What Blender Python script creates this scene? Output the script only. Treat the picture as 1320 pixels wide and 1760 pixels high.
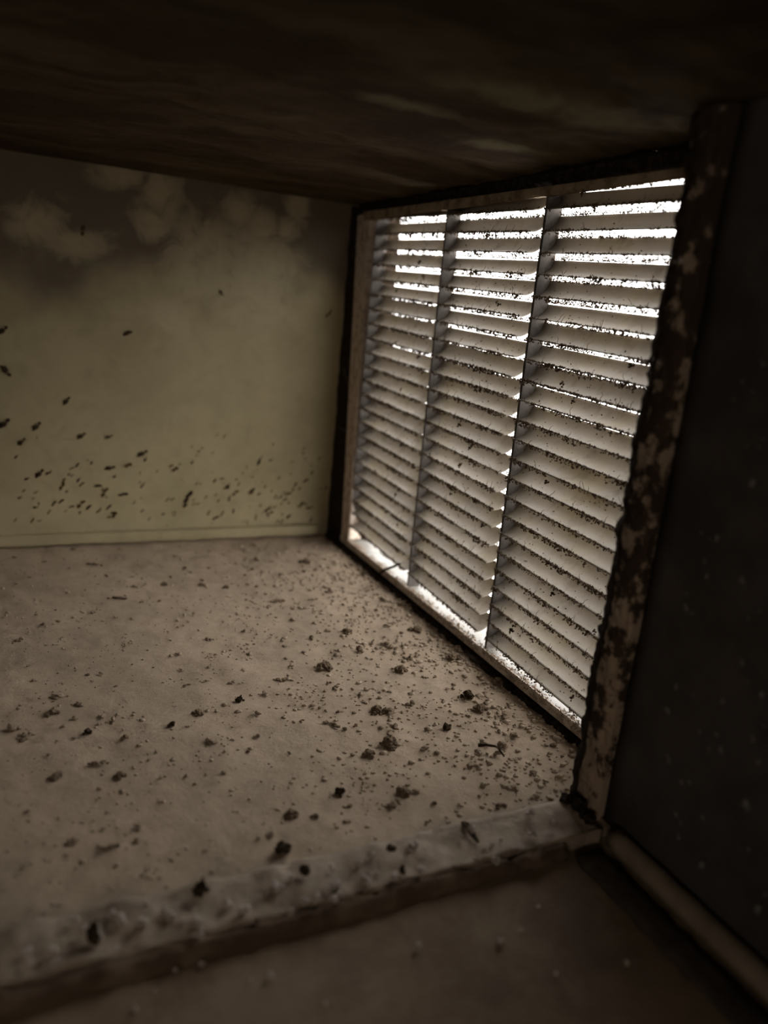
import bpy, bmesh, math, random
from mathutils import Vector, Matrix, noise
random.seed(11)
scn = bpy.context.scene
for o in list(bpy.data.objects): bpy.data.objects.remove(o)
COL = scn.collection

# ------------------------------------------------------------------ camera
W, H_PX, F_PX = 1320, 1760, 1320.4
CAM = Vector((-0.3634, -0.8896, 0.2910))
RIGHT = Vector((0.9036, -0.4181, 0.0934)).normalized()
FWD = Vector((0.4276, 0.8665, -0.2575)).normalized()
UP = RIGHT.cross(FWD).normalized()
FWD = UP.cross(RIGHT).normalized()
cam_d = bpy.data.cameras.new('camera')
cam = bpy.data.objects.new('camera', cam_d); COL.objects.link(cam)
cam_d.sensor_fit = 'VERTICAL'; cam_d.sensor_height = 36.0; cam_d.lens = F_PX / H_PX * 36.0
cam_d.clip_start = 0.01; cam_d.clip_end = 100
m = Matrix((RIGHT, UP, -FWD)).transposed().to_4x4(); m.translation = CAM
cam.matrix_world = m
cam_d.dof.use_dof = True; cam_d.dof.focus_distance = 0.59; cam_d.dof.aperture_fstop = 3.5
scn.camera = cam

# ------------------------------------------------------------------ sky and exposure
world = bpy.data.worlds.new('overcast_sky'); scn.world = world
world.use_nodes = True
bg = world.node_tree.nodes['Background']
bg.inputs['Color'].default_value = (1.0, 0.965, 0.93, 1)
bg.inputs['Strength'].default_value = 6.0
# weak fill light added behind the camera to brighten the near section
fill_d = bpy.data.lights.new('fill_light', 'AREA'); fill_d.shape = 'RECTANGLE'; fill_d.size = .30; fill_d.size_y = .20
fill_d.energy = 1.05; fill_d.color = (1.0, .86, .70)
fill_obj = bpy.data.objects.new('fill_light', fill_d); COL.objects.link(fill_obj)
fill_obj.location = (-.74, -1.32, .36)
fill_obj.rotation_euler = (Vector((-.15, -.45, .08)) - Vector(fill_obj.location)).to_track_quat('-Z', 'Y').to_euler()
vs = scn.view_settings
vs.view_transform = 'Standard'; vs.look = 'None'; vs.gamma = 1.0; vs.use_curve_mapping = False
vs.exposure = 0.3

# ------------------------------------------------------------------ helpers
def un(px, py, axis, val):
    """point of the plane (axis = val) seen at photograph pixel px, py: used to measure positions"""
    d = RIGHT * ((px - W / 2) / F_PX) + FWD + UP * ((H_PX / 2 - py) / F_PX)
    return CAM + d * ((val - CAM[axis]) / d[axis])

def obj(name, me, mat=None, parent=None, kind=None, label=None, cat=None, group=None, loc=None):
    if isinstance(me, bmesh.types.BMesh):
        bm = me; me = bpy.data.meshes.new(name); bm.to_mesh(me); bm.free()
    if mat is not None and not me.materials: me.materials.append(mat)
    o = bpy.data.objects.new(name, me); COL.objects.link(o)
    if parent is not None: o.parent = parent
    if loc is not None: o.location = loc
    if kind: o['kind'] = kind
    if label: o['label'] = label
    if cat: o['category'] = cat
    if group: o['group'] = group
    return o

def smooth(o):
    for p in o.data.polygons: p.use_smooth = True
    return o

third = lambda x, a, b: ('left third', 'middle third', 'right third')[(x > a) + (x > b)]

def empty(name, loc=(0, 0, 0), label=None, cat=None, group=None):
    o = bpy.data.objects.new(name, None); COL.objects.link(o); o.location = loc
    o.empty_display_size = 0.02
    if label: o['label'] = label
    if cat: o['category'] = cat
    if group: o['group'] = group
    return o

def box(bm, a, b):
    x0, y0, z0 = [min(p, q) for p, q in zip(a, b)]; x1, y1, z1 = [max(p, q) for p, q in zip(a, b)]
    v = [bm.verts.new(p) for p in ((x0,y0,z0),(x1,y0,z0),(x1,y1,z0),(x0,y1,z0),(x0,y0,z1),(x1,y0,z1),(x1,y1,z1),(x0,y1,z1))]
    for f in ((0,3,2,1),(4,5,6,7),(0,1,5,4),(1,2,6,5),(2,3,7,6),(3,0,4,7)): bm.faces.new([v[i] for i in f])

def hexa(bm, pts):
    """eight corners: 0-3 one end, 4-7 the other end"""
    v = [bm.verts.new(p) for p in pts]
    for f in ((0,3,2,1),(4,5,6,7),(0,1,5,4),(1,2,6,5),(2,3,7,6),(3,0,4,7)): bm.faces.new([v[i] for i in f])
    bmesh.ops.recalc_face_normals(bm, faces=bm.faces)

def sheet(o3, u, v, nu, nv, n, thick, disp):
    """a rough slab: top grid over o3 + s*u + t*v pushed along n by disp(point), with sides and a back"""
    bm = bmesh.new(); o3, u, v, n = Vector(o3), Vector(u), Vector(v), Vector(n)
    g = []
    for i in range(nu + 1):
        r = []
        for j in range(nv + 1):
            p = o3 + u * (i / nu) + v * (j / nv)
            r.append(bm.verts.new(p + n * disp(p)))
        g.append(r)
    for i in range(nu):
        for j in range(nv):
            bm.faces.new((g[i][j], g[i+1][j], g[i+1][j+1], g[i][j+1]))
    rim = [g[i][0] for i in range(nu)] + [g[nu][j] for j in range(nv)] + [g[i][nv] for i in range(nu, 0, -1)] + [g[0][j] for j in range(nv, 0, -1)]
    low = [bm.verts.new(q.co - n * thick) for q in rim]
    k = len(rim)
    for i in range(k):
        bm.faces.new((rim[i], low[i], low[(i+1) % k], rim[(i+1) % k]))
    bm.faces.new(low)
    bmesh.ops.recalc_face_normals(bm, faces=bm.faces)
    return bm

def nz(p, s, seed=0.0, oct=3):
    return noise.fractal(Vector(p) * s + Vector((seed, seed * .7, -seed)), 1.0, 2.0, oct)

# ------------------------------------------------------------------ materials
class Mat:
    def __init__(s, name, rough=0.8, spec=0.3):
        s.m = bpy.data.materials.new(name); s.m.use_nodes = True
        s.n = s.m.node_tree.nodes; s.l = s.m.node_tree.links
        s.b = s.n['Principled BSDF']; s.b.inputs['Roughness'].default_value = rough
        s.b.inputs['Specular IOR Level'].default_value = spec
        s.co = s.n.new('ShaderNodeNewGeometry').outputs['Position']
    def noise(s, scale, detail=4, rough=.55, dist=0.0, stretch=None):
        co = s.co
        if stretch:
            mp = s.n.new('ShaderNodeMapping'); mp.inputs['Scale'].default_value = stretch
            s.l.new(co, mp.inputs[0]); co = mp.outputs[0]
        t = s.n.new('ShaderNodeTexNoise'); t.inputs['Scale'].default_value = scale
        t.inputs['Detail'].default_value = detail; t.inputs['Roughness'].default_value = rough
        t.inputs['Distortion'].default_value = dist
        s.l.new(co, t.inputs['Vector']); return t.outputs['Fac']
    def ramp(s, fac, lo, hi, a=0.0, b=1.0):
        r = s.n.new('ShaderNodeMapRange'); r.interpolation_type = 'SMOOTHSTEP'
        for k, v in zip((1, 2, 3, 4), (lo, hi, a, b)): r.inputs[k].default_value = v
        s.l.new(fac, r.inputs[0]); return r.outputs[0]
    def mul(s, a, b, op='MULTIPLY'):
        r = s.n.new('ShaderNodeMath'); r.operation = op
        for i, x in enumerate((a, b)):
            if isinstance(x, (int, float)): r.inputs[i].default_value = x
            else: s.l.new(x, r.inputs[i])
        return r.outputs[0]
    def mix(s, fac, a, b):
        r = s.n.new('ShaderNodeMix'); r.data_type = 'RGBA'
        if isinstance(fac, float): r.inputs[0].default_value = fac
        else: s.l.new(fac, r.inputs[0])
        for i, x in ((6, a), (7, b)):
            if isinstance(x, tuple): r.inputs[i].default_value = (*x, 1)
            else: s.l.new(x, r.inputs[i])
        return r.outputs[2]
    def blot(s, centre, radius, warp_fac, warp, scale=(1, 1, 1), soft=0.45):
        """a stain of its own at one spot of the surface, 0..1"""
        mp = s.n.new('ShaderNodeMapping'); mp.vector_type = 'POINT'
        mp.inputs['Location'].default_value = tuple(-c * k for c, k in zip(centre, scale)); mp.inputs['Scale'].default_value = scale
        s.l.new(s.co, mp.inputs[0])
        ln = s.n.new('ShaderNodeVectorMath'); ln.operation = 'LENGTH'; s.l.new(mp.outputs[0], ln.inputs[0])
        w = s.mul(s.mul(warp_fac, .5, 'SUBTRACT'), warp)
        d = s.mul(ln.outputs['Value'], w, 'ADD')
        return s.ramp(d, radius * (1 - soft), radius, 1.0, 0.0)
    def bump(s, h, strength, dist=0.002):
        b = s.n.new('ShaderNodeBump'); b.inputs['Strength'].default_value = strength; b.inputs['Distance'].default_value = dist
        s.l.new(h, b.inputs['Height']); s.l.new(b.outputs[0], s.b.inputs['Normal'])
    def col(s, c):
        if isinstance(c, tuple): s.b.inputs['Base Color'].default_value = (*c, 1)
        else: s.l.new(c, s.b.inputs['Base Color'])
        return s.m

def floor_mat():
    q = Mat('dusty_tan_metal', .85, .2)
    a = q.ramp(q.noise(9, 5), .35, .68); b = q.ramp(q.noise(70, 6, .7), .42, .75)
    f = q.ramp(q.noise(330, 4, .7), .5, .8)
    c = q.mix(a, (.43, .335, .245), (.35, .275, .20))
    c = q.mix(q.mul(b, .45), c, (.25, .19, .135))
    c = q.mix(q.mul(f, .35), c, (.50, .42, .33))
    q.bump(q.mul(q.noise(420, 6, .75), q.noise(90, 4), 'ADD'), .5, .0015)
    return q.col(c)

def wall_mat():
    q = Mat('stained_olive_metal', .75, .3)
    n1 = q.noise(14, 5, .6); n2 = q.noise(38, 5, .62, .8); n3 = q.noise(300, 3, .7)
    c = q.mix(q.ramp(n1, .35, .7), (.39, .33, .20), (.33, .28, .165))
    c = q.mix(q.mul(q.ramp(n2, .5, .75), .3), c, (.24, .19, .11))
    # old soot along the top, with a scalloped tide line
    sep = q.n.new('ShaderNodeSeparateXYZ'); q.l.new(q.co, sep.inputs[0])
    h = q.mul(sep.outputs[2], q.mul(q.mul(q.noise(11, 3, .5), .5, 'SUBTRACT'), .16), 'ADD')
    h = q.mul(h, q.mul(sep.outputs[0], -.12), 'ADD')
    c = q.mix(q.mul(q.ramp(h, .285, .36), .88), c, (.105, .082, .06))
    # pale dried water stains
    pale = None
    for px, py, r, sc in ((355, 450, .050, (1, 1, .95)), (275, 335, .030, (1.3, 1, .75)), (262, 385, .022, (1, 1, 1)), (411, 362, .020, (1, 1, 1)),
                          (452, 390, .021, (1, 1, 1)), (492, 393, .016, (1, 1, 1)), (62, 385, .034, (1, 1, 1.4)), (130, 418, .030, (.9, 1, 1.8)),
                          (440, 470, .050, (1, 1, .8)), (290, 545, .026, (1, 1, 1.1)), (210, 302, .022, (.7, 1, 1.5)), (512, 355, .018, (1, 1, 1))):
        p = un(px, py, 1, 0)
        k = q.blot((p.x, 0, p.z), r * 1.3, n2, r * 2.2, sc, .75)
        pale = k if pale is None else q.mul(pale, k, 'MAXIMUM')
    c = q.mix(q.mul(pale, q.ramp(n2, .2, .6, .4, .75)), c, (.46, .39, .255))
    # little rusty and dark flecks of paint
    c = q.mix(q.mul(q.ramp(n3, .62, .78), .35), c, (.14, .10, .05))
    q.bump(q.noise(160, 6, .7), .25, .0012)
    return q.col(c)

def ceiling_mat():
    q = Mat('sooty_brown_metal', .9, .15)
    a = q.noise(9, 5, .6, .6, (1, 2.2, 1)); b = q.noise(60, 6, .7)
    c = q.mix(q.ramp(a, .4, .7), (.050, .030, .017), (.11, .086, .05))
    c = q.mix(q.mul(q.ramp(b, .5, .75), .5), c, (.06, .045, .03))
    n2 = q.noise(35, 5, .65, .4)
    for px, py, r, sc in ((700, 190, .030, (.8, 1.6, 1)), (880, 170, .040, (.7, 1.6, 1)), (1050, 215, .045, (.7, 1.3, 1)), (860, 260, .03, (.6, 1.6, 1))):
        p = un(px, py, 2, .4)
        c = q.mix(q.mul(q.blot((p.x, p.y, .4), r, n2, r * 1.4, sc, .85), .6), c, (.27, .245, .155))
    q.bump(q.noise(45, 8, .7), .6, .006)
    return q.col(c)

def simple(name, c1, c2, scale, rough=.85, spec=.2, bump=.3, bscale=None, lo=.4, hi=.65, bd=.0015):
    q = Mat(name, rough, spec)
    c = q.mix(q.ramp(q.noise(scale, 5, .65), lo, hi), c1, c2)
    if bump: q.bump(q.noise(bscale or scale * 3, 5, .7), bump, bd)
    return q.col(c)

def slat_mat():
    q = Mat('dusty_white_enamel', .55, .35)
    a = q.ramp(q.noise(26, 5, .65), .45, .72); b = q.ramp(q.noise(190, 5, .75), .52, .74); s = q.ramp(q.noise(60, 4, .6, 0, (1, 1, .35)), .56, .7)
    c = q.mix(a, (.315, .28, .235), (.30, .255, .18))
    c = q.mix(q.mul(b, .6), c, (.19, .155, .11))
    c = q.mix(q.mul(s, .5), c, (.17, .14, .10))
    q.bump(q.noise(500, 4, .7), .15, .0006)
    return q.col(c)

def flange_mat():
    """cream paint, flaked away in patches down to dark rust; the dark share grows with height, painting in a shaded top"""
    q = Mat('flaking_cream_flange', .85, .2)
    sep = q.n.new('ShaderNodeSeparateXYZ'); q.l.new(q.co, sep.inputs[0])
    f = q.mul(q.noise(60, 5, .65), q.mul(sep.outputs[2], .42), 'ADD')  # height term puts shade into the colour of the upper flange
    c = q.mix(q.ramp(f, .50, .60), (.38, .29, .215), (.055, .036, .025))
    q.bump(q.noise(160, 5, .7), .5); return q.col(c)

M = {
    'floor': floor_mat(), 'wall': wall_mat(), 'ceiling': ceiling_mat(), 'slat': slat_mat(),
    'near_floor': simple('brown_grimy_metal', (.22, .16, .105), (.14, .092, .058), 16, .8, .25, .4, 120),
    'seam': simple('grey_old_sealant', (.335, .265, .20), (.225, .175, .13), 40, .8, .25, .5, 200),
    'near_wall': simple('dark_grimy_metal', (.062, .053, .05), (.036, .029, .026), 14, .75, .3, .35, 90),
    'flange': flange_mat(),
    'bead': simple('tan_sealed_bead', (.24, .19, .14), (.17, .13, .095), 30, .7, .3, .3, 120),
    'foam': simple('black_foam', (.02, .015, .012), (.042, .031, .023), 200, .95, .05, .6, 400),
    'old_foam': simple('greyed_foam', (.05, .041, .034), (.075, .058, .045), 120, .95, .05, .6, 300),
    'step_shade': simple('red_brown_step_shade', (.10, .066, .045), (.165, .12, .082), 35, .9, .1, .6, 150),  # dark tone of the step face, shade put into the colour
    'dim_wall': simple('dim_galvanised_metal', (.16, .125, .09), (.10, .08, .06), 12, .8, .3, .3, 80),
    'frame': simple('dusty_cream_frame', (.62, .53, .45), (.34, .26, .20), 120, .8, .25, .5, 300, .42, .68),
    'dark_frame': simple('grimy_brown_frame', (.33, .26, .18), (.17, .125, .085), 90, .85, .2, .5, 260),
    'web': simple('grey_painted_web', (.11, .098, .088), (.065, .057, .052), 70, .8, .2, .2),
    'ledge': simple('white_enamel_ledge', (.19, .183, .17), (.13, .12, .10), 60, .5, .4, .15, 300),
    'dust': simple('brown_dust', (.22, .165, .115), (.12, .088, .06), 400, .98, .02, .5, 900),
    'pale_dust': simple('tan_dust', (.36, .285, .215), (.25, .19, .14), 300, .98, .02, .5, 900),
    'fluff': simple('tan_fluff', (.46, .375, .285), (.33, .265, .20), 120, .98, .02, .6, 900),
    'dark': simple('dark_dirt', (.035, .024, .015), (.065, .045, .028), 300, .95, .05, .5, 700),
    'olive_dirt': simple('olive_brown_dirt', (.11, .075, .03), (.065, .042, .02), 300, .95, .05, .5, 700),
    'crumb': simple('pale_grey_crumb', (.47, .41, .36), (.34, .30, .26), 200, .9, .1, .4, 500),
    'fleck': simple('grey_fleck', (.19, .175, .165), (.12, .11, .105), 200, .9, .1, .3, 500),
    'lint': simple('dark_lint', (.075, .053, .035), (.15, .11, .075), 500, .98, .02, 0),
    'fibre': simple('pale_fibre', (.40, .34, .27), (.28, .23, .17), 300, .9, .1, 0),
}

# ------------------------------------------------------------------ setting
HC = 0.40                     # height of the duct
YJ = -0.594                   # joint between the two duct sections
XL, YN, ZN, XB = -1.05, -1.55, -0.007, -0.043     # far side, near end, near floor height, near right wall
fl = lambda p: .0013 * nz(p, 30, 3) + .0007 * nz(p, 120, 9) + .0018 * max(0, nz(p, 9, 5))
smooth(obj('floor', sheet((XL, YJ, -.0016), (.016 - XL, 0, 0), (0, .004 - YJ, 0), 230, 150, (0, 0, 1), .008, fl), M['floor'], kind='structure'))
obj('wall_back', sheet((XL, 0, -.014), (.03 - XL, 0, 0), (0, 0, HC + .03), 90, 40, (0, -1, 0), .006, lambda p: .0007 * nz(p, 12, 2)), M['wall'], kind='structure')
smooth(bpy.data.objects['wall_back'])
# turned-up lip along the foot of the end wall
bb = sheet((XL, -.0085, .003), (-.02 - XL, 0, 0), (0, 0, .011), 160, 4, (0, -1, 0), .0075, lambda p: .0007 * nz(p, 60, 4))
obj('baseboard_back', bb, M['wall'], kind='structure')
ce = lambda p: (.0030 * nz(p, 14, 7) + .002 * nz(p, 45, 8)) * min(1, .1 - 6 * p.y)
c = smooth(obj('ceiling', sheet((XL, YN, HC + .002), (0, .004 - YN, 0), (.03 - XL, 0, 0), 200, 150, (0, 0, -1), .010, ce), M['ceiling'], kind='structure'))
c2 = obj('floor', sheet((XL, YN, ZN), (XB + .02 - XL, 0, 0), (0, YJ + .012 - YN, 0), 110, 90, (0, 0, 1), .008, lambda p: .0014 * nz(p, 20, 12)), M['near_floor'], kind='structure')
smooth(c2)
smooth(obj('wall_right', sheet((XB, YN, ZN - .006), (0, -.5862 - YN, 0), (0, 0, HC + .02 - ZN), 90, 50, (-1, 0, 0), .012, lambda p: .0012 * nz(p, 22, 15)), M['near_wall'], kind='structure'))
b = bmesh.new(); box(b, (XL - .01, YN - .01, -.03), (XL, .01, HC + .02)); obj('wall_left', b, M['dim_wall'], kind='structure')
b = bmesh.new(); box(b, (XL - .01, YN - .012, -.03), (.03, YN - .002, HC + .02)); obj('wall_front', b, M['dim_wall'], kind='structure')

# grimy wall that holds the grille: four black foam-faced strips round the opening
b = bmesh.new()
box(b, (.0165, .006, -.012), (.030, -.0632, HC + .004))           # beside the end wall
box(b, (.0165, -.0632, .3975), (.030, -.60, HC + .004))
box(b, (.0165, -.0632, -.012), (.030, -.60, .0034))
box(b, (.0165, -.532, .0034), (.030, -.60, .3975))
obj('wall_right', b, M['foam'], kind='structure')
b = bmesh.new()
def strip(bm, p0, p1, wy, wz, n=60, amp=.0015, seed=0):
    """ragged foam bar from p0 to p1 with half widths"""
    p0, p1 = Vector(p0), Vector(p1); ring = []
    for i in range(n + 1):
        q = p0.lerp(p1, i / n); r = []
        for k in range(8):
            a = k / 8 * 2 * math.pi + math.pi / 8
            d = Vector((math.cos(a) * wy[0], math.cos(a) * wy[1] , 0)) + Vector(wz) * math.sin(a)
            s = 1 + amp * nz(q * 1 + d, 150, seed + k)
            r.append(bm.verts.new(q + d * s))
        ring.append(r)
    for i in range(n):
        for k in range(8):
            bm.faces.new((ring[i][k], ring[i][(k+1) % 8], ring[i+1][(k+1) % 8], ring[i+1][k]))
    bm.faces.new(ring[0]); bm.faces.new(ring[-1])
    bmesh.ops.recalc_face_normals(bm, faces=bm.faces)
# (x half width, y half width), vertical half-width vector
strip(b, (.0085, -.008, .397), (.0085, -.575, .395), (.0075, 0), (0, 0, .0075), 90, .25, 1)
strip(b, (.0060, -.012, -.003), (.0060, -.558, -.003), (.0065, 0), (0, 0, .006), 90, .3, 2)
strip(b, (-.0062, -.006, -.0002), (-.0030, -.552, -.0002), (.0046, 0), (0, 0, .0024), 130, .8, 5)
obj('trim_1', b, M['foam'], kind='structure')
b = bmesh.new()
hexa(b, [(-.0058, -.0012, -.001), (-.0030, -.0410, -.001), (.0155, -.0410, -.001), (.0155, -.0012, -.001),
         (-.0055, -.0012, .399), (-.0030, -.0110, .399), (.0155, -.0110, .399), (.0155, -.0012, .399)])
bmesh.ops.subdivide_edges(b, edges=[e for e in b.edges if abs(e.verts[0].co.z - e.verts[1].co.z) > .1], cuts=60)
for v in b.verts:
    if v.co.x < 0: v.co.x += .0014 * nz(v.co, 70, 71) + .0006
obj('trim_2', b, M['foam'], kind='structure')

# ------------------------------------------------------------------ louvred grille
SLOPE, PITCH, NS = .0315, .01603, 23
DX, DZ = .0148, .0124
ztop = lambda y: .3835 + SLOPE * (y + .064)
gr = empty('vent_grille', (.0, -.30, .0), 'dusty white louvred metal vent grille hung slightly crooked at the end of the duct', 'grille')
def part(name, bm, mat, y0=-.30):
    o = obj(name, bm, mat, gr); o.matrix_parent_inverse = Matrix.Translation((0, .30, 0)); return o
def slat_mesh(length, name):
    bm = bmesh.new(); n, t = 9, .0007
    prof = [(DX * math.sin(a), DZ * (1 - math.cos(a))) for a in [i / n * math.radians(88) for i in range(n + 1)]]
    under = []
    for i, (x, z) in enumerate(prof):
        a = i / n * math.radians(88)
        under.append((x + t * math.sin(a), z - t * math.cos(a)))
    ny = 6
    rows = []
    for j in range(ny + 1):
        y = -length * j / ny
        rows.append([bm.verts.new((x, y, z + SLOPE * y)) for x, z in prof] + [bm.verts.new((x, y, z + SLOPE * y)) for x, z in reversed(under)])
    k = len(rows[0])
    for j in range(ny):
        for i in range(k):
            f = bm.faces.new((rows[j][i], rows[j][(i+1) % k], rows[j+1][(i+1) % k], rows[j+1][i])); f.smooth = True
    bm.faces.new(rows[0]); bm.faces.new(rows[-1])
    bmesh.ops.recalc_face_normals(bm, faces=bm.faces)
    me = bpy.data.meshes.new(name); bm.to_mesh(me); bm.free(); me.materials.append(M['slat'])
    for e in me.edges: pass
    return me
COLS = ((-.0636, -.2140), (-.2207, -.3615), (-.3746, -.5290))
slats = []
for y0, y1 in COLS:
    me = slat_mesh(y0 - y1, 'slat')
    for k in range(NS):
        o = obj('slat', me, None, gr)
        o.location = (0, y0 + .30 , ztop(y0) - PITCH * k + random.uniform(-.0003, .0003))
        o.rotation_euler = (random.uniform(-.002, .002), random.uniform(-.05, .05), 0)
        slats.append((y0, y1, k, ztop(y0) - PITCH * k))
# upright webs between the columns of slats
for y0, y1 in ((-.2195, -.2222), (-.3732, -.3761), (-.5300, -.5320)):
    b = bmesh.new(); box(b, (.0022, y0, .0105), (.0160, y1, .3965)); part('mullion', b, M['web'])
# left jamb of the grille frame: face plate and the deep inner cheek
b = bmesh.new()
hexa(b, [(-.0015, -.0655, .0112), (-.0015, -.0415, .0112), (.0160, -.0415, .0112), (.0160, -.0640, .0112),
         (-.0015, -.0490, .3900), (-.0015, -.0115, .3900), (.0160, -.0115, .3900), (.0160, -.0625, .3900)])
bmesh.ops.bevel(b, geom=[e for e in b.edges], offset=.0012, segments=2, affect='EDGES')
part('frame_stile', b, M['frame'])
b = bmesh.new(); box(b, (.0006, -.0622, .0106), (.0160, -.0634, .3880)); part('frame_cheek', b, M['web'])
# top rail
b = bmesh.new()
hexa(b, [(-.0025, -.030, .3825), (.0035, -.030, .3825), (.0035, -.030, .3925), (-.0025, -.030, .3925),
         (-.0025, -.545, .3815), (.0035, -.545, .3815), (.0035, -.545, .3868), (-.0025, -.545, .3868)])
bmesh.ops.bevel(b, geom=[e for e in b.edges], offset=.0009, segments=2, affect='EDGES')
part('frame_rail', b, M['dark_frame'])
# bottom rail: a dusty lip in front of a white ledge
b = bmesh.new()
box(b, (-.002, -.040, .0030), (.0006, -.545, .0112))
bmesh.ops.bevel(b, geom=[e for e in b.edges], offset=.0006, segments=2, affect='EDGES')
part('frame_rail', b, M['frame'])
b = bmesh.new(); box(b, (.0007, -.040, .0036), (.0300, -.545, .0104)); part('frame_ledge', b, M['ledge'])

# ------------------------------------------------------------------ lumps, tufts and fibres
def lump_into(bm, c, r, seed, sub=1, rough=.5, sq=(1, 1, 1)):
    g = bmesh.ops.create_icosphere(bm, subdivisions=sub, radius=1.0)
    for v in g['verts']:
        d = v.co.normalized()
        k = 1 + rough * noise.noise(d * 1.7 + Vector((seed * 3.1, seed, -seed))) * 1.6
        v.co = Vector(c) + Vector((d.x * sq[0], d.y * sq[1], d.z * sq[2])) * (r * k)
def clump_mesh(name, seed, n, sub, mat, spread=.9, flat=.75, elong=1.0):
    """a fluffy clot of dust of about unit radius, sitting on z = 0"""
    rnd = random.Random(seed); bm = bmesh.new()
    for i in range(n):
        r = rnd.uniform(.28, .62) if i else .7
        a = rnd.uniform(0, 6.28); q = rnd.uniform(.2, spread) if i else 0
        lump_into(bm, (q * math.cos(a) * elong, q * math.sin(a), r * flat * .75 + rnd.uniform(0, .45) * (1 - q)), r, seed + i * 1.7, sub, .55, (1, 1, flat))
    me = bpy.data.meshes.new(name); bm.to_mesh(me); bm.free(); me.materials.append(mat); return me
def tube_into(bm, pts, r, n=4, taper=True):
    prev = None
    for i, p in enumerate(pts):
        p = Vector(p); d = (Vector(pts[min(i+1, len(pts)-1)]) - Vector(pts[max(i-1, 0)])).normalized()
        a = d.orthogonal().normalized(); c = d.cross(a)
        rr = r * (1 - .6 * i / (len(pts) - 1)) if taper else r
        ring = [bm.verts.new(p + (a * math.cos(k / n * 6.2832) + c * math.sin(k / n * 6.2832)) * rr) for k in range(n)]
        if prev:
            for k in range(n): bm.faces.new((prev[k], prev[(k+1) % n], ring[(k+1) % n], ring[k]))
        prev = ring

# lint hanging on the edges of the slats: one uncountable fuzz per column
SH = [tuple(Vector(v) for v in q) for q in (((1,0,-.4),(-.6,.8,-.3),(-.5,-.8,-.3),(0,0,1)), ((.9,.3,-.2),(-.8,.6,-.5),(-.2,-.9,-.1),(.2,.1,1.2)))]
def bits(vs, fs, p, r, rnd):
    i = len(vs); a = rnd.uniform(0, 6.28); ca, sa = math.cos(a), math.sin(a); tip = rnd.choice((-1, 1))
    for v in rnd.choice(SH):
        w = (v.x * ca - v.z * sa, v.y, (v.x * sa + v.z * ca) * tip)
        vs.append((p[0] + w[0] * r * rnd.uniform(.6, 1.3), p[1] + w[1] * r * rnd.uniform(.6, 1.5), p[2] + w[2] * r * rnd.uniform(.6, 1.4)))
    fs += [(i, i+1, i+2), (i, i+1, i+3), (i+1, i+2, i+3), (i+2, i, i+3)]
rnd = random.Random(5)
for (y0, y1), tint in zip(COLS, (1.3, 1.0, .8)):
    vs, fs = [], []; bm = bmesh.new()
    for (a0, a1, k, z0) in slats:
        if a0 != y0: continue
        y = y0
        while y > y1 + .002:
            y -= rnd.expovariate(1 / .00075)
            if y < y1: break
            dens = nz((y * 1, k * .37, 0), 30, 31 + k)          # lint gathers in patches
            zz = z0 + SLOPE * (y - y0)
            if dens > -.45:
                for j in range(rnd.randint(1, 3)):              # lower inner edge
                    s = rnd.uniform(.00040, .00105) * (1 + max(0, dens) * .8) * (tint ** .3)
                    bits(vs, fs, (rnd.uniform(-.0008, .0012), y + rnd.uniform(-.0008, .0008), zz + .0003 - .0030 * rnd.random() ** 2 * (1 + max(0, dens))), s, rnd)
            for j in range(3):                                  # upper outer edge
                bits(vs, fs, (DX + rnd.uniform(-.0015, .0004), y + rnd.uniform(-.0004, .0004), zz + DZ + .0028 * rnd.random() ** 2.2), rnd.uniform(.00035, .00085), rnd)
            if rnd.random() < .10 * tint:                       # on the curved face
                a = rnd.uniform(.1, 1.2)
                bits(vs, fs, (DX * math.sin(a) - .0003, y, zz + DZ * (1 - math.cos(a)) + .0004), rnd.uniform(.0003, .0009), rnd)
        for j in range(rnd.randint(3, 7)):                      # hairs
            y = rnd.uniform(y1, y0); zz = z0 + SLOPE * (y - y0)
            L = rnd.uniform(.004, .011); dy = rnd.uniform(-1, 1); pts = []
            for i in range(5):
                t = i / 4
                pts.append((-.0005 + .003 * t * rnd.uniform(.3, 1), y + dy * L * t * .7 + rnd.uniform(-.0008, .0008), zz + rnd.choice((1, 1, -1)) * 0 + L * (t - .3) * .8))
            tube_into(bm, pts, .00030, 3)
    me = bpy.data.meshes.new('lint'); me.from_pydata(vs, [], fs)
    bm.from_mesh(me); 
    o = part('lint', bm, M['lint']); o['kind'] = 'stuff'

# crusted dust on the bottom lip and the stile
vs, fs = [], []
for i in range(5200):
    y = rnd.uniform(-.545, -.045); zt = .0110
    if nz((y, 0, 0), 30, 77) < rnd.uniform(-.6, .25): continue
    bits(vs, fs, (rnd.uniform(-.0032, .0025) + .006 * rnd.random() ** 4, y, zt + rnd.uniform(-.004, .0008)), rnd.uniform(.0005, .0013), rnd)
me = bpy.data.meshes.new('dust_crust'); me.from_pydata(vs, [], fs); me.materials.append(M['pale_dust'])
o = obj('dust_crust', me, None, gr); o.matrix_parent_inverse = Matrix.Translation((0, .30, 0)); o['kind'] = 'stuff'

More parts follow.
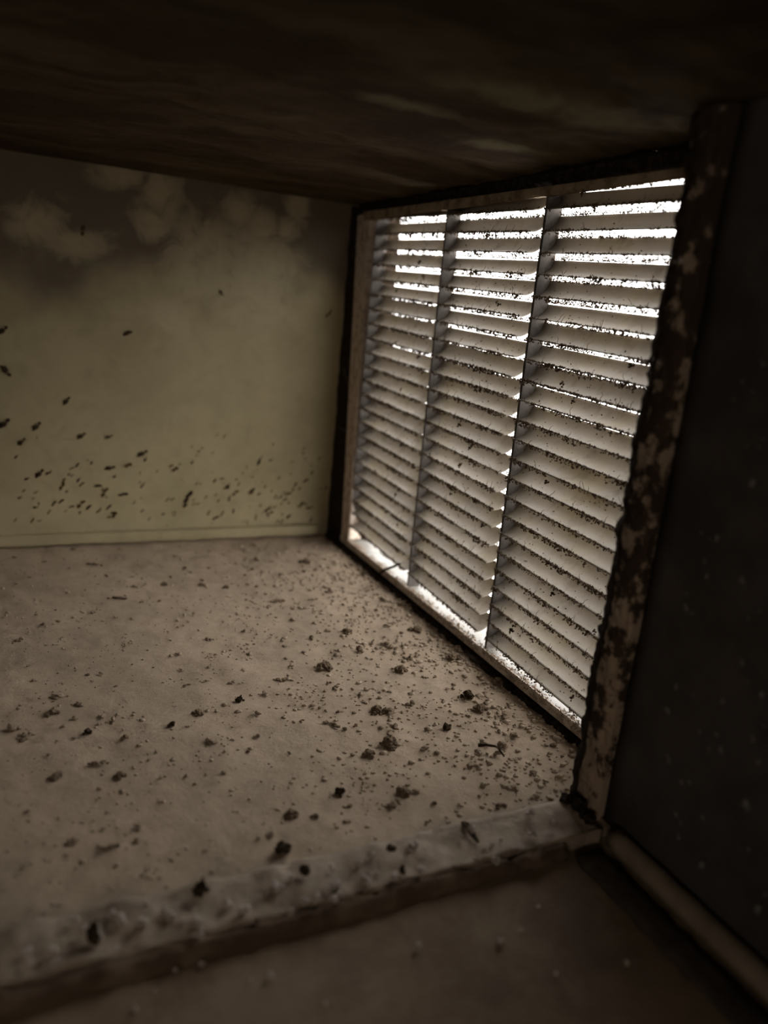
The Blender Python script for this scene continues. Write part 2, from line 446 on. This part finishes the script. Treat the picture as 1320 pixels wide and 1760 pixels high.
# ------------------------------------------------------------------ joint between the two duct sections
SEAM = sheet((XL, YJ - .003, .0012), (-.052 - XL, 0, 0), (0, .032, 0), 260, 12, (0, 0, 1), .0145, lambda p: .0022 * nz(p, 45, 21) + .0014 * nz(p, 140, 22))
smooth(obj('trim_3', SEAM, M['seam'], kind='structure'))
b = bmesh.new()  # dark strip added to paint the shaded step face below the seam
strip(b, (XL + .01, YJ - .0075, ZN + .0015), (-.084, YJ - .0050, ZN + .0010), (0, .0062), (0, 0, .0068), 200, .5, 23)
smooth(obj('step_shade_strip', b, M['step_shade'], kind='structure'))
fl_bm = sheet((-.048, -.5855, -.012), (0, .0225, 0), (0, 0, HC + .014), 14, 130, (-1, 0, 0), .064, lambda p: .0012 * nz(p, 60, 41) + .001 * nz(p, 160, 42))
flange = obj('trim_4', fl_bm, M['flange'], kind='structure')
b = bmesh.new()
strip(b, (-.0500, -.5645, -.002), (-.0500, -.5665, HC), (.0035, .0052), (0, .002, 0), 150, .0, 51)
for v in b.verts:
    v.co.y += .0024 * nz((0, 0, v.co.z), 55, 52) + .0022 * nz((v.co.x, 0, v.co.z), 170, 53)
    v.co.x += .0016 * nz((v.co.y, 0, v.co.z), 90, 54)
g = obj('foam_gasket', b, M['foam'], flange)
# bead of sealant and dark gasket along the foot of the near right wall
b = bmesh.new()
strip(b, (-.0495, YN + .01, ZN + .006), (-.0515, -.606, ZN + .0085), (.0072, 0), (0, 0, .0062), 120, .06, 61)
smooth(obj('trim_5', b, M['bead'], kind='structure'))
b = bmesh.new()
strip(b, (-.0720, YN + .01, ZN + .001), (-.0690, -.604, ZN + .0012), (.0105, 0), (0, 0, .0022), 120, .2, 62)
smooth(obj('trim_6', b, M['old_foam'], kind='structure'))

# ------------------------------------------------------------------ dust clumps on the floor
SMALL = [clump_mesh('dust_clump', s, 5, 1, M['pale_dust'] if s % 3 else M['dust'], 1.0, .7, 1.0 + .5 * (s % 2)) for s in range(9)]
BIG = [clump_mesh('dust_clump', 40 + s, 13, 2, M['dust'], 1.1, .8, 1.2) for s in range(4)]
BLACK = [clump_mesh('dust_clump', 60 + s, 9, 2, M['dark'], .9, .9, 1.1) for s in range(3)]
LONG = [clump_mesh('dust_roll', 80 + s, 12, 1, M['dust'], 1.0, .8, 3.2) for s in range(3)]
taken = []
def lie(name, me, px, py, r, rz, label, cat, group=None, z=0.0, sc=(1, 1, 1)):
    p = un(px, py, 2, z)
    o = obj(name, me, None, None, None, label, cat, group)
    o.location = (p.x, p.y, z + fl(p) * (z == 0) - .0014 * (z == 0)); o.rotation_euler = (0, 0, rz); o.scale = (r * sc[0], r * sc[1], r * sc[2])
    taken.append((px, py)); return o
for i, (px, py, r, which, label) in enumerate((
    (525, 966, .0052, 'B', 'dark dust clump near the far corner where the floor meets the grille'),
    (557, 1148, .0068, 'B', 'big dark dust clump in the middle of the floor with a wispy left side'),
    (483, 1460, .0052, 'K', 'tall dark brown dirt lump standing on the floor left of the seam middle'),
    (500, 1397, .0040, 'B', 'dark clump just above the tall dirt lump on the floor'),
    (803, 1196, .0060, 'K', 'black dirt lump on the floor close below the middle of the grille'),
    (826, 1217, .0054, 'B', 'round dark dust clump just right of the black lump below the grille'),
    (766, 1251, .0044, 'K', 'small upright dark lump on the floor below and left of the black lump'),
    (855, 1172, .0050, 'B', 'spiky grey dust clump against the bottom lip of the grille'),
    (668, 1277, .0062, 'B', 'large fluffy brown dust clump right of the floor middle'),
    (635, 1294, .0044, 'B', 'fluffy dust clump touching the left of the large brown clump'),
    (585, 1360, .0042, 'K', 'single dark peaked dirt lump on bare floor above the seam'),
    (283, 1003, .0036, 'B', 'small dark clump on the floor near the foot of the end wall'),
    (650, 1220, .0052, 'B', 'wide low dust clump in the dense debris below the grille'),
    (598, 1085, .0050, 'B', 'knobbly dust clump on the floor below the left slats'),
    (780, 1130, .0058, 'B', 'cluster of grey fluff on the floor beside the bottom lip'),
    (690, 1152, .0052, 'B', 'grey fluff clump between the floor middle and the grille'),
    (412, 1203, .0038, 'K', 'dark upright flake of dirt left of the floor middle'),
    (340, 1224, .0040, 'B', 'brown dust clump left of the dark upright flake'),
    (297, 1246, .0032, 'K', 'tiny black grain on the left part of the floor'),
    (150, 1258, .0034, 'K', 'dark oval grain on the far left of the floor'),
    (90, 1223, .0040, 'B', 'three-armed dust speck near the left edge of the floor'),
    (205, 1332, .0038, 'B', 'flat brown clump on the lower left of the floor'),
    (96, 1333, .0034, 'B', 'long flat brown clump at the lower left edge of the floor'),
    (692, 1362, .0046, 'B', 'low brown clump on the floor above the right half of the seam'),
    (715, 1082, .0052, 'B', 'dusty nest of fluff under the lowest slats of the second column'),
    (388, 1008, .0034, 'B', 'dark clump on the floor midway along the end wall'),
    (670, 1462, .0036, 'K', 'round dark lump sitting just behind the seam'))):
    me = (BIG if which == 'B' else BLACK)[i % (4 if which == 'B' else 3)]
    lie('dust_clump', me, px, py, r * .8, i * 1.3, label, 'dust clump')
for i, (px, py, r, rz, label) in enumerate((
    (205, 1028, .0050, -.35, 'long dark roll of dust lying on the far left of the floor'),
    (162, 970, .0042, -.55, 'thin faint roll of dust near the foot of the end wall'),
    (165, 1311, .0036, -.1, 'slanted brown roll of dust on the lower left of the floor'),
    (190, 1457, .0036, .15, 'blurred roll of dust in the lower left just behind the seam'),
    (575, 1245, .0044, -.9, 'long fluffy dust roll in the middle of the floor'),
    (690, 1040, .0040, -.8, 'dark dust roll lying along the gap under the grille'))):
    lie('dust_roll', LONG[i % 3], px, py, r * .75, rz, label, 'dust roll', sc=(1, .7, .7))
# dirt caught on the seam
for i, (px, py, r, label) in enumerate((
    (160, 1612, .0062, 'black triangular chip standing on the seam at the left'),
    (345, 1535, .0058, 'black double lump on the seam left of the middle'),
    (522, 1502, .0046, 'small black notched lump at the middle of the seam'),
    (690, 1499, .0030, 'tiny black speck on the seam right of the middle'))):
    lie('dirt_chip', BLACK[i % 3], px, py, r * .75, i * 2.1, label, 'dirt chip', z=.003, sc=(.8, .8, 1.3))
crumb = [clump_mesh('crumb', 120 + s, 3, 1, M['crumb'], .7, .8) for s in range(4)]
for i in range(54):
    px = rnd.uniform(0, 960); py = 1655 - px * .235 + rnd.uniform(-42, 34)
    lie('crumb', crumb[i % 4], px, py, rnd.uniform(.0014, .0038), rnd.uniform(0, 6), 'pale grey crumb on the %s of the blurred seam' % third(px, 320, 640), 'crumb', 'pale crumbs on the %s of the seam' % third(px, 320, 640), z=.0025)
for i in range(18):
    px = rnd.uniform(20, 1150); py = rnd.uniform(1600, 1752) - max(0, px - 500) * .1
    p = un(px, py, 2, ZN + .001)
    if p.y > YJ - .012 or p.x > -.09: continue
    lie('crumb', crumb[i % 4], px, py, rnd.uniform(.0010, .0026), rnd.uniform(0, 6), 'pale blurred crumb lying on the brown floor in front of the seam', 'crumb', 'pale crumbs on the near floor', z=ZN + .001)
# countable small clumps; they share a label only with those of the same patch of floor
def area(px, py):
    far = ('far floor along the end wall', 'middle of the floor', 'near floor just behind the seam')[(py > 1090) + (py > 1300)]
    side = ('at the left', 'halfway across', 'toward the grille')[(px > 300) + (px > 600)]
    return ('small brown dust clump on the %s, %s' % (far, side), 'dust clump', 'small dust clumps on the %s %s' % (far, side))
n = 0; tries = 0
while n < 262 and tries < 20000:
    tries += 1
    x = -rnd.random() ** 1.25 * .46; y = rnd.uniform(-.556, -.02)
    d = Vector((x, y, 0)) - CAM; t = d.dot(FWD); px = 660 + F_PX * d.dot(RIGHT) / t; py = 880 - F_PX * d.dot(UP) / t
    if not (2 < px < 1000 and py < 1490) or x > -.008: continue
    if any((px - a) ** 2 + (py - b) ** 2 * 1.5 < 130 for a, b in taken): continue
    if rnd.random() > .35 + .65 * (1 + 2.2 * nz((x, y, 0), 16, 91)): continue
    r = min(.0042, rnd.lognormvariate(math.log(.0019), .38)) * (1.15 if x > -.2 else .95)
    lie('dust_clump', rnd.choice(SMALL), px, py, r, rnd.uniform(0, 6.28), *area(px, py), sc=(1, 1, rnd.uniform(.6, 1)))
    n += 1
# uncountable fine dust: soft nodules of fluff
tb = bmesh.new(); bmesh.ops.create_icosphere(tb, subdivisions=1, radius=1.0)
tb.verts.ensure_lookup_table(); NV = [v.co.copy() for v in tb.verts]
NF = [tuple(v.index for v in f.verts) for f in tb.faces]; tb.free()
vs, fs = [], []
for i in range(12000):
    x = -rnd.random() ** 1.6 * .60 - .005; y = rnd.uniform(-.560, -.012)
    w = nz((x, y, 0), 20, 95) + .5 * nz((x, y, 0), 75, 96)
    near = max(0, 1 + x / .22)
    if w < rnd.uniform(-.4, .8) - .5 * near: continue
    r0 = min(.0024, rnd.lognormvariate(math.log(.00062), .42) * (1 + .75 * near)); z = fl((x, y, 0)) - .0016; k = len(vs); sd = rnd.uniform(0, 99)
    ex = rnd.uniform(.8, 1.5)
    for v in NV:
        q = r0 * (1 + .5 * noise.noise(v * 1.6 + Vector((sd, sd, 0))))
        vs.append((x + v.x * q * ex, y + v.y * q, z + r0 * .2 + v.z * q * .7))
    fs += [tuple(a + k for a in f) for f in NF]
me = bpy.data.meshes.new('floor_dust'); me.from_pydata(vs, [], fs); me.materials.append(M['fluff'])
for p in me.polygons: p.use_smooth = True
obj('floor_dust', me, None, None, 'stuff', 'fine tan dust and fluff coating the duct floor, thickest below the grille', 'dust')

# ------------------------------------------------------------------ dirt on the end wall
def speck_mesh(seed, mat):
    r = random.Random(seed); bm = bmesh.new()
    for i in range(4):
        lump_into(bm, (r.uniform(-1.1, 1.1), r.uniform(-.25, .25), .15), r.uniform(.35, .62), seed * 2 + i, 1, .6, (1.3, .8, .45))
    me = bpy.data.meshes.new('dirt_speck'); bm.to_mesh(me); bm.free(); me.materials.append(mat); return me
SPK = [speck_mesh(s, M['dark'] if s % 2 else M['olive_dirt']) for s in range(6)]
def stick(px, py, size, ang, label, group=None, me=None):
    p = un(px, py, 1, -.0012)
    o = obj('dirt_speck', me or rnd.choice(SPK), None, None, None, label, 'dirt speck', group)
    o.rotation_euler = (math.pi / 2, 0, 0)
    o.rotation_euler = (Matrix.Rotation(math.pi / 2, 3, 'X') @ Matrix.Rotation(ang, 3, 'Z')).to_euler()
    o.location = (p.x, -.0006 - .0007 * nz((p.x, 0, p.z), 12, 2), p.z); s = size; o.scale = (s, s, s * .8)
    taken.append((px, py)); return o
for i, (zx, zy, r, a, label) in enumerate((
    (18, 695, .0085, .8, 'upper dark smear of dirt at the left edge of the end wall'),
    (25, 855, .0095, -.8, 'dark splotch at the left edge of the end wall between two smears'),
    (25, 1035, .0100, .8, 'lowest dark smear of dirt at the left edge of the end wall'),
    (250, 952, .0072, 1.0, 'lone oval dirt speck high on the left of the end wall'),
    (142, 1045, .0085, .9, 'slanted dark dirt speck at left of the end wall, upper of a close pair'),
    (86, 1102, .0075, .8, 'slanted dark dirt speck at left of the end wall, lower of a close pair'),
    (305, 1082, .0078, .7, 'dark round dirt speck right of the slanted pair on the end wall'),
    (405, 1087, .0060, .5, 'olive brown oval speck in the middle left of the end wall'),
    (152, 1218, .0085, .9, 'dark dirt speck low on the left of the end wall'),
    (475, 707, .0078, .5, 'brown curled flake stuck alone in the middle of the end wall'),
    (302, 335, .0060, 1.2, 'dark spot among the pale stains at the top left of the end wall'),
    (410, 1202, .0080, .3, 'left part of the long dirt streak low on the end wall'),
    (468, 1192, .0065, .35, 'middle part of the long dirt streak low on the end wall'),
    (530, 1147, .0090, .6, 'right part of the long dirt streak low on the end wall'),
    (230, 1266, .0060, 1.2, 'small dark speck at the left end of a faint smear low on the end wall'),
    (366, 1268, .0062, .1, 'flat dark speck below the long dirt streak on the end wall'),
    (295, 1335, .0065, .6, 'blurred brown speck near the foot of the end wall at left'),
    (690, 1308, .0082, 1.0, 'olive oval speck near the foot of the end wall at its middle'),
    (640, 1207, .0060, .5, 'bent brown speck right of the long dirt streak on the end wall'),
    (812, 566, .0050, -.8, 'thin brown scratch of dirt high in the middle of the end wall'),
    (1205, 637, .0062, 1.0, 'olive insect-like speck beside the grille frame on the end wall'))):
    stick(zx / 2.129, zy / 2.129 + 240, r * .62, a, label, None, SPK[1] if i in (0, 1, 2, 3, 4, 5, 6, 8, 11) else SPK[i % 6])
n = 0
while n < 190:
    px = rnd.uniform(20, 585); py = rnd.triangular(740, 912, 860)
    if px < 330 and rnd.random() < .55: continue
    if py < 760 + max(0, 330 - px) * .15 and rnd.random() < .6: continue
    stick(px, py, rnd.lognormvariate(math.log(.0017), .35), rnd.gauss(.7, .3), 'small slanting dirt speck on the lower %s of the end wall' % third(px, 200, 400), 'small dirt specks on the lower %s of the end wall' % third(px, 200, 400)); n += 1

# ------------------------------------------------------------------ flecks on the dark near wall
def fleck(seed):
    bm = bmesh.new()
    for i in range(3): lump_into(bm, (random.uniform(-.7, .7), random.uniform(-.7, .7), .1), random.uniform(.4, .8), seed + i, 1, .5, (1, 1, .4))
    me = bpy.data.meshes.new('dust_fleck'); bm.to_mesh(me); bm.free(); me.materials.append(M['fleck']); return me
FLK = [fleck(s * 3) for s in range(4)]
for px, py, s in [(1165, 725, .9), (1290, 830, 1.1), (1183, 905, 1.2), (1230, 925, 1), (1215, 990, .8), (1278, 998, 1.2), (1180, 1045, 1), (1160, 1180, 1),
                  (1145, 1225, 1.4), (1230, 1265, .9), (1240, 1290, 1.1), (1148, 1305, 1.2), (1170, 1345, 1), (1285, 1385, 1.6), (1240, 1205, .8), (1275, 1140, .8),
                  (1310, 1195, 1), (1245, 635, .8), (1275, 655, .6), (1300, 1560, 1.4), (1205, 1485, 1.2), (1165, 1440, .9), (1200, 1260, .7), (1300, 1310, .9)] + \
                 [(rnd.uniform(1120, 1318), rnd.uniform(620, 1560), rnd.uniform(.35, .8)) for i in range(34)]:
    p = un(px, py, 0, XB - .001)
    if p.y > -.612 or p.z < .012: continue
    hgt = ('upper', 'middle', 'lower')[(py > 930) + (py > 1250)]
    o = obj('dust_fleck', rnd.choice(FLK), None, None, None, 'pale dust fleck on the %s part of the dark right wall' % hgt, 'dust fleck', 'pale flecks on the %s part of the dark right wall' % hgt)
    o.rotation_euler = (0, -math.pi / 2, 0)
    o.location = (XB - .0004 - .0012 * nz((XB, p.y, p.z), 22, 15), p.y, p.z); k = .0019 * s; o.scale = (k, k, k)

# ------------------------------------------------------------------ single scraps
# dark curled leaf scrap lying across the bottom lip
def ribbon(name, pts, w, mat, label, cat, up=Vector((0, 0, 1)), th=.0008, curl=.4):
    bm = bmesh.new(); rows = []
    for i, p in enumerate(pts):
        p = Vector(p); d = (Vector(pts[min(i+1, len(pts)-1)]) - Vector(pts[max(i-1, 0)])).normalized()
        s = d.cross(up).normalized(); ww = w * (math.sin(math.pi * (i + .6) / (len(pts) + .2)) ** .6)
        row = []
        for t in (-1, -.4, .4, 1): row.append(bm.verts.new(p + s * ww * t + up * (curl * ww * t * t + .1 * ww * nz(p + s * t, 200, 6))))
        for t in (1, .4, -.4, -1): row.append(bm.verts.new(row[{1: 3, .4: 2, -.4: 1, -1: 0}[t]].co - up * th))
        rows.append(row)
    for a, b in zip(rows, rows[1:]):
        for k in range(8): bm.faces.new((a[k], a[(k+1) % 8], b[(k+1) % 8], b[k]))
    bm.faces.new(rows[0]); bm.faces.new(rows[-1]); bmesh.ops.recalc_face_normals(bm, faces=bm.faces)
    return obj(name, bm, mat, None, None, label, cat)
p0 = un(655, 985, 0, -.003); p1 = un(688, 968, 0, -.006)
ribbon('leaf_scrap', [p0.lerp(p1, t / 6) + Vector((0, 0, .0008 * math.sin(t))) for t in range(7)], .0034, M['dark'], 'dark curled leaf scrap lying across the bottom lip of the grille', 'leaf scrap')
a = un(822, 1281, 2, .002); c = un(858, 1288, 2, .003)
b = bmesh.new(); tube_into(b, [a, a.lerp(c, .35) + Vector((0, 0, .0015)), a.lerp(c, .8) + Vector((0, 0, .0018)), c, c + Vector((.0005, -.006, -.002))], .0012, 6)
smooth(obj('twig', b, M['dark'], None, None, 'short dark bent twig on the floor below the right end of the grille', 'twig'))
a = un(795, 1412, 2, .002); c = un(822, 1445, 2, .004)
ribbon('leaf_scrap', [a.lerp(c, t / 6) + Vector((0, 0, .001 * math.sin(t * .9))) for t in range(7)], .0017, M['dark'], 'narrow dark leaf scrap slanting over the right half of the seam', 'leaf scrap')
# torn foam at the foot of the flange
bm = bmesh.new()
for i, (px, py, r) in enumerate(((975, 1375, .0055), (962, 1392, .0050), (985, 1398, .006), (1002, 1405, .0045), (1015, 1408, .0042), (965, 1412, .003), (968, 1425, .0024), (973, 1437, .0018), (993, 1385, .006))):
    p = un(px, py, 0, -.056); lump_into(bm, p, r * .8, i * 2.3, 2, .6)
obj('foam_scrap', bm, M['foam'], None, None, 'torn black foam scrap at the foot of the right flange', 'foam scrap')
# pale nubs on the gasket that catch the daylight
for i, (px, py, lab) in enumerate(((1167, 455, 'upper pale nub of lint caught on the edge of the right flange'), (1126, 625, 'lower pale nub of lint caught on the edge of the right flange'))):
    me = clump_mesh('lint_nub', 150 + i, 5, 1, M['crumb'], .8, .9); p = un(px, py, 0, -.050)
    o = obj('lint_nub', me, None, None, None, lab, 'lint'); o.location = p; o.scale = (.0026,) * 3
# loose fibres bridging the dark gap left of the grille and before it
for i, (pts, lab) in enumerate((
    (((600, 585), (591, 610), (592, 640), (600, 665)), 'curved pale fibre hanging in the dark gap left of the grille'),
    (((584, 720), (578, 732), (588, 738), (596, 742)), 'short pale fibre crossing the dark gap low beside the grille'),
    (((604, 422), (612, 425), (622, 430)), 'tiny pale fibre at the top of the dark gap beside the grille'),
    (((560, 915), (548, 905), (556, 898), (570, 908)), 'looped pale fibre in the corner at the foot of the end wall'))):
    b = bmesh.new(); tube_into(b, [un(x, y, 0, -.002 - .001 * k) for k, (x, y) in enumerate(pts)], .00035, 5)
    smooth(obj('fibre', b, M['fibre'], None, None, lab, 'fibre'))
ORD = 'first second third fourth fifth sixth seventh eighth ninth tenth eleventh twelfth thirteenth fourteenth fifteenth sixteenth seventeenth eighteenth nineteenth twentieth twenty-first twenty-second twenty-third'.split()
TUFT = [clump_mesh('lint_tuft', 170 + s, 7, 1, M['dark'] if s % 2 else M['lint'], 1.2, .8, 1.4) for s in range(4)]
for i, (px, py, s) in enumerate(((1003, 333, 1.5), (722, 452, 1.4), (727, 475, 1.2), (682, 500, 1.0), (680, 590, 1.1), (720, 615, 1.3), (690, 670, 1.2), (790, 730, 1.3), (855, 520, 1.0), (858, 525, 1.0),
        (793, 800, 1.3), (808, 770, 1.1), (790, 800, 1.2), (775, 850, .9), (965, 660, 1.2), (985, 690, 1.0), (1090, 670, 1.3), (1085, 630, 1.1), (1050, 745, 1.0), (880, 1083, 1.5), (985, 1200, 1.5), (830, 905, 1.2),
        (680, 850, 1.2), (690, 765, 1.2), (645, 810, 1.1), (665, 880, 1.0), (683, 902, 1.0), (950, 1020, 1.2), (1005, 970, 1.2), (940, 830, 1.1), (1020, 1085, 1.0), (740, 780, 1.0))):
    p = un(px, py, 0, -.0012)
    ci = 0 if p.y > -.22 else 1 if p.y > -.375 else 2
    row = min(22, max(0, round((ztop(p.y) - p.z) / PITCH)))
    lab = 'dark lint tuft on the %s slat from the top of the %s grille column' % (ORD[row], ('left', 'middle', 'right')[ci])
    o = obj('lint_tuft', TUFT[i % 4], None, None, None, lab, 'lint', 'lint tufts: ' + lab)
    o.location = p; o.rotation_euler = (rnd.uniform(-.5, .5), -1.2, rnd.uniform(-.6, .6)); o.scale = (.0014 * s,) * 3
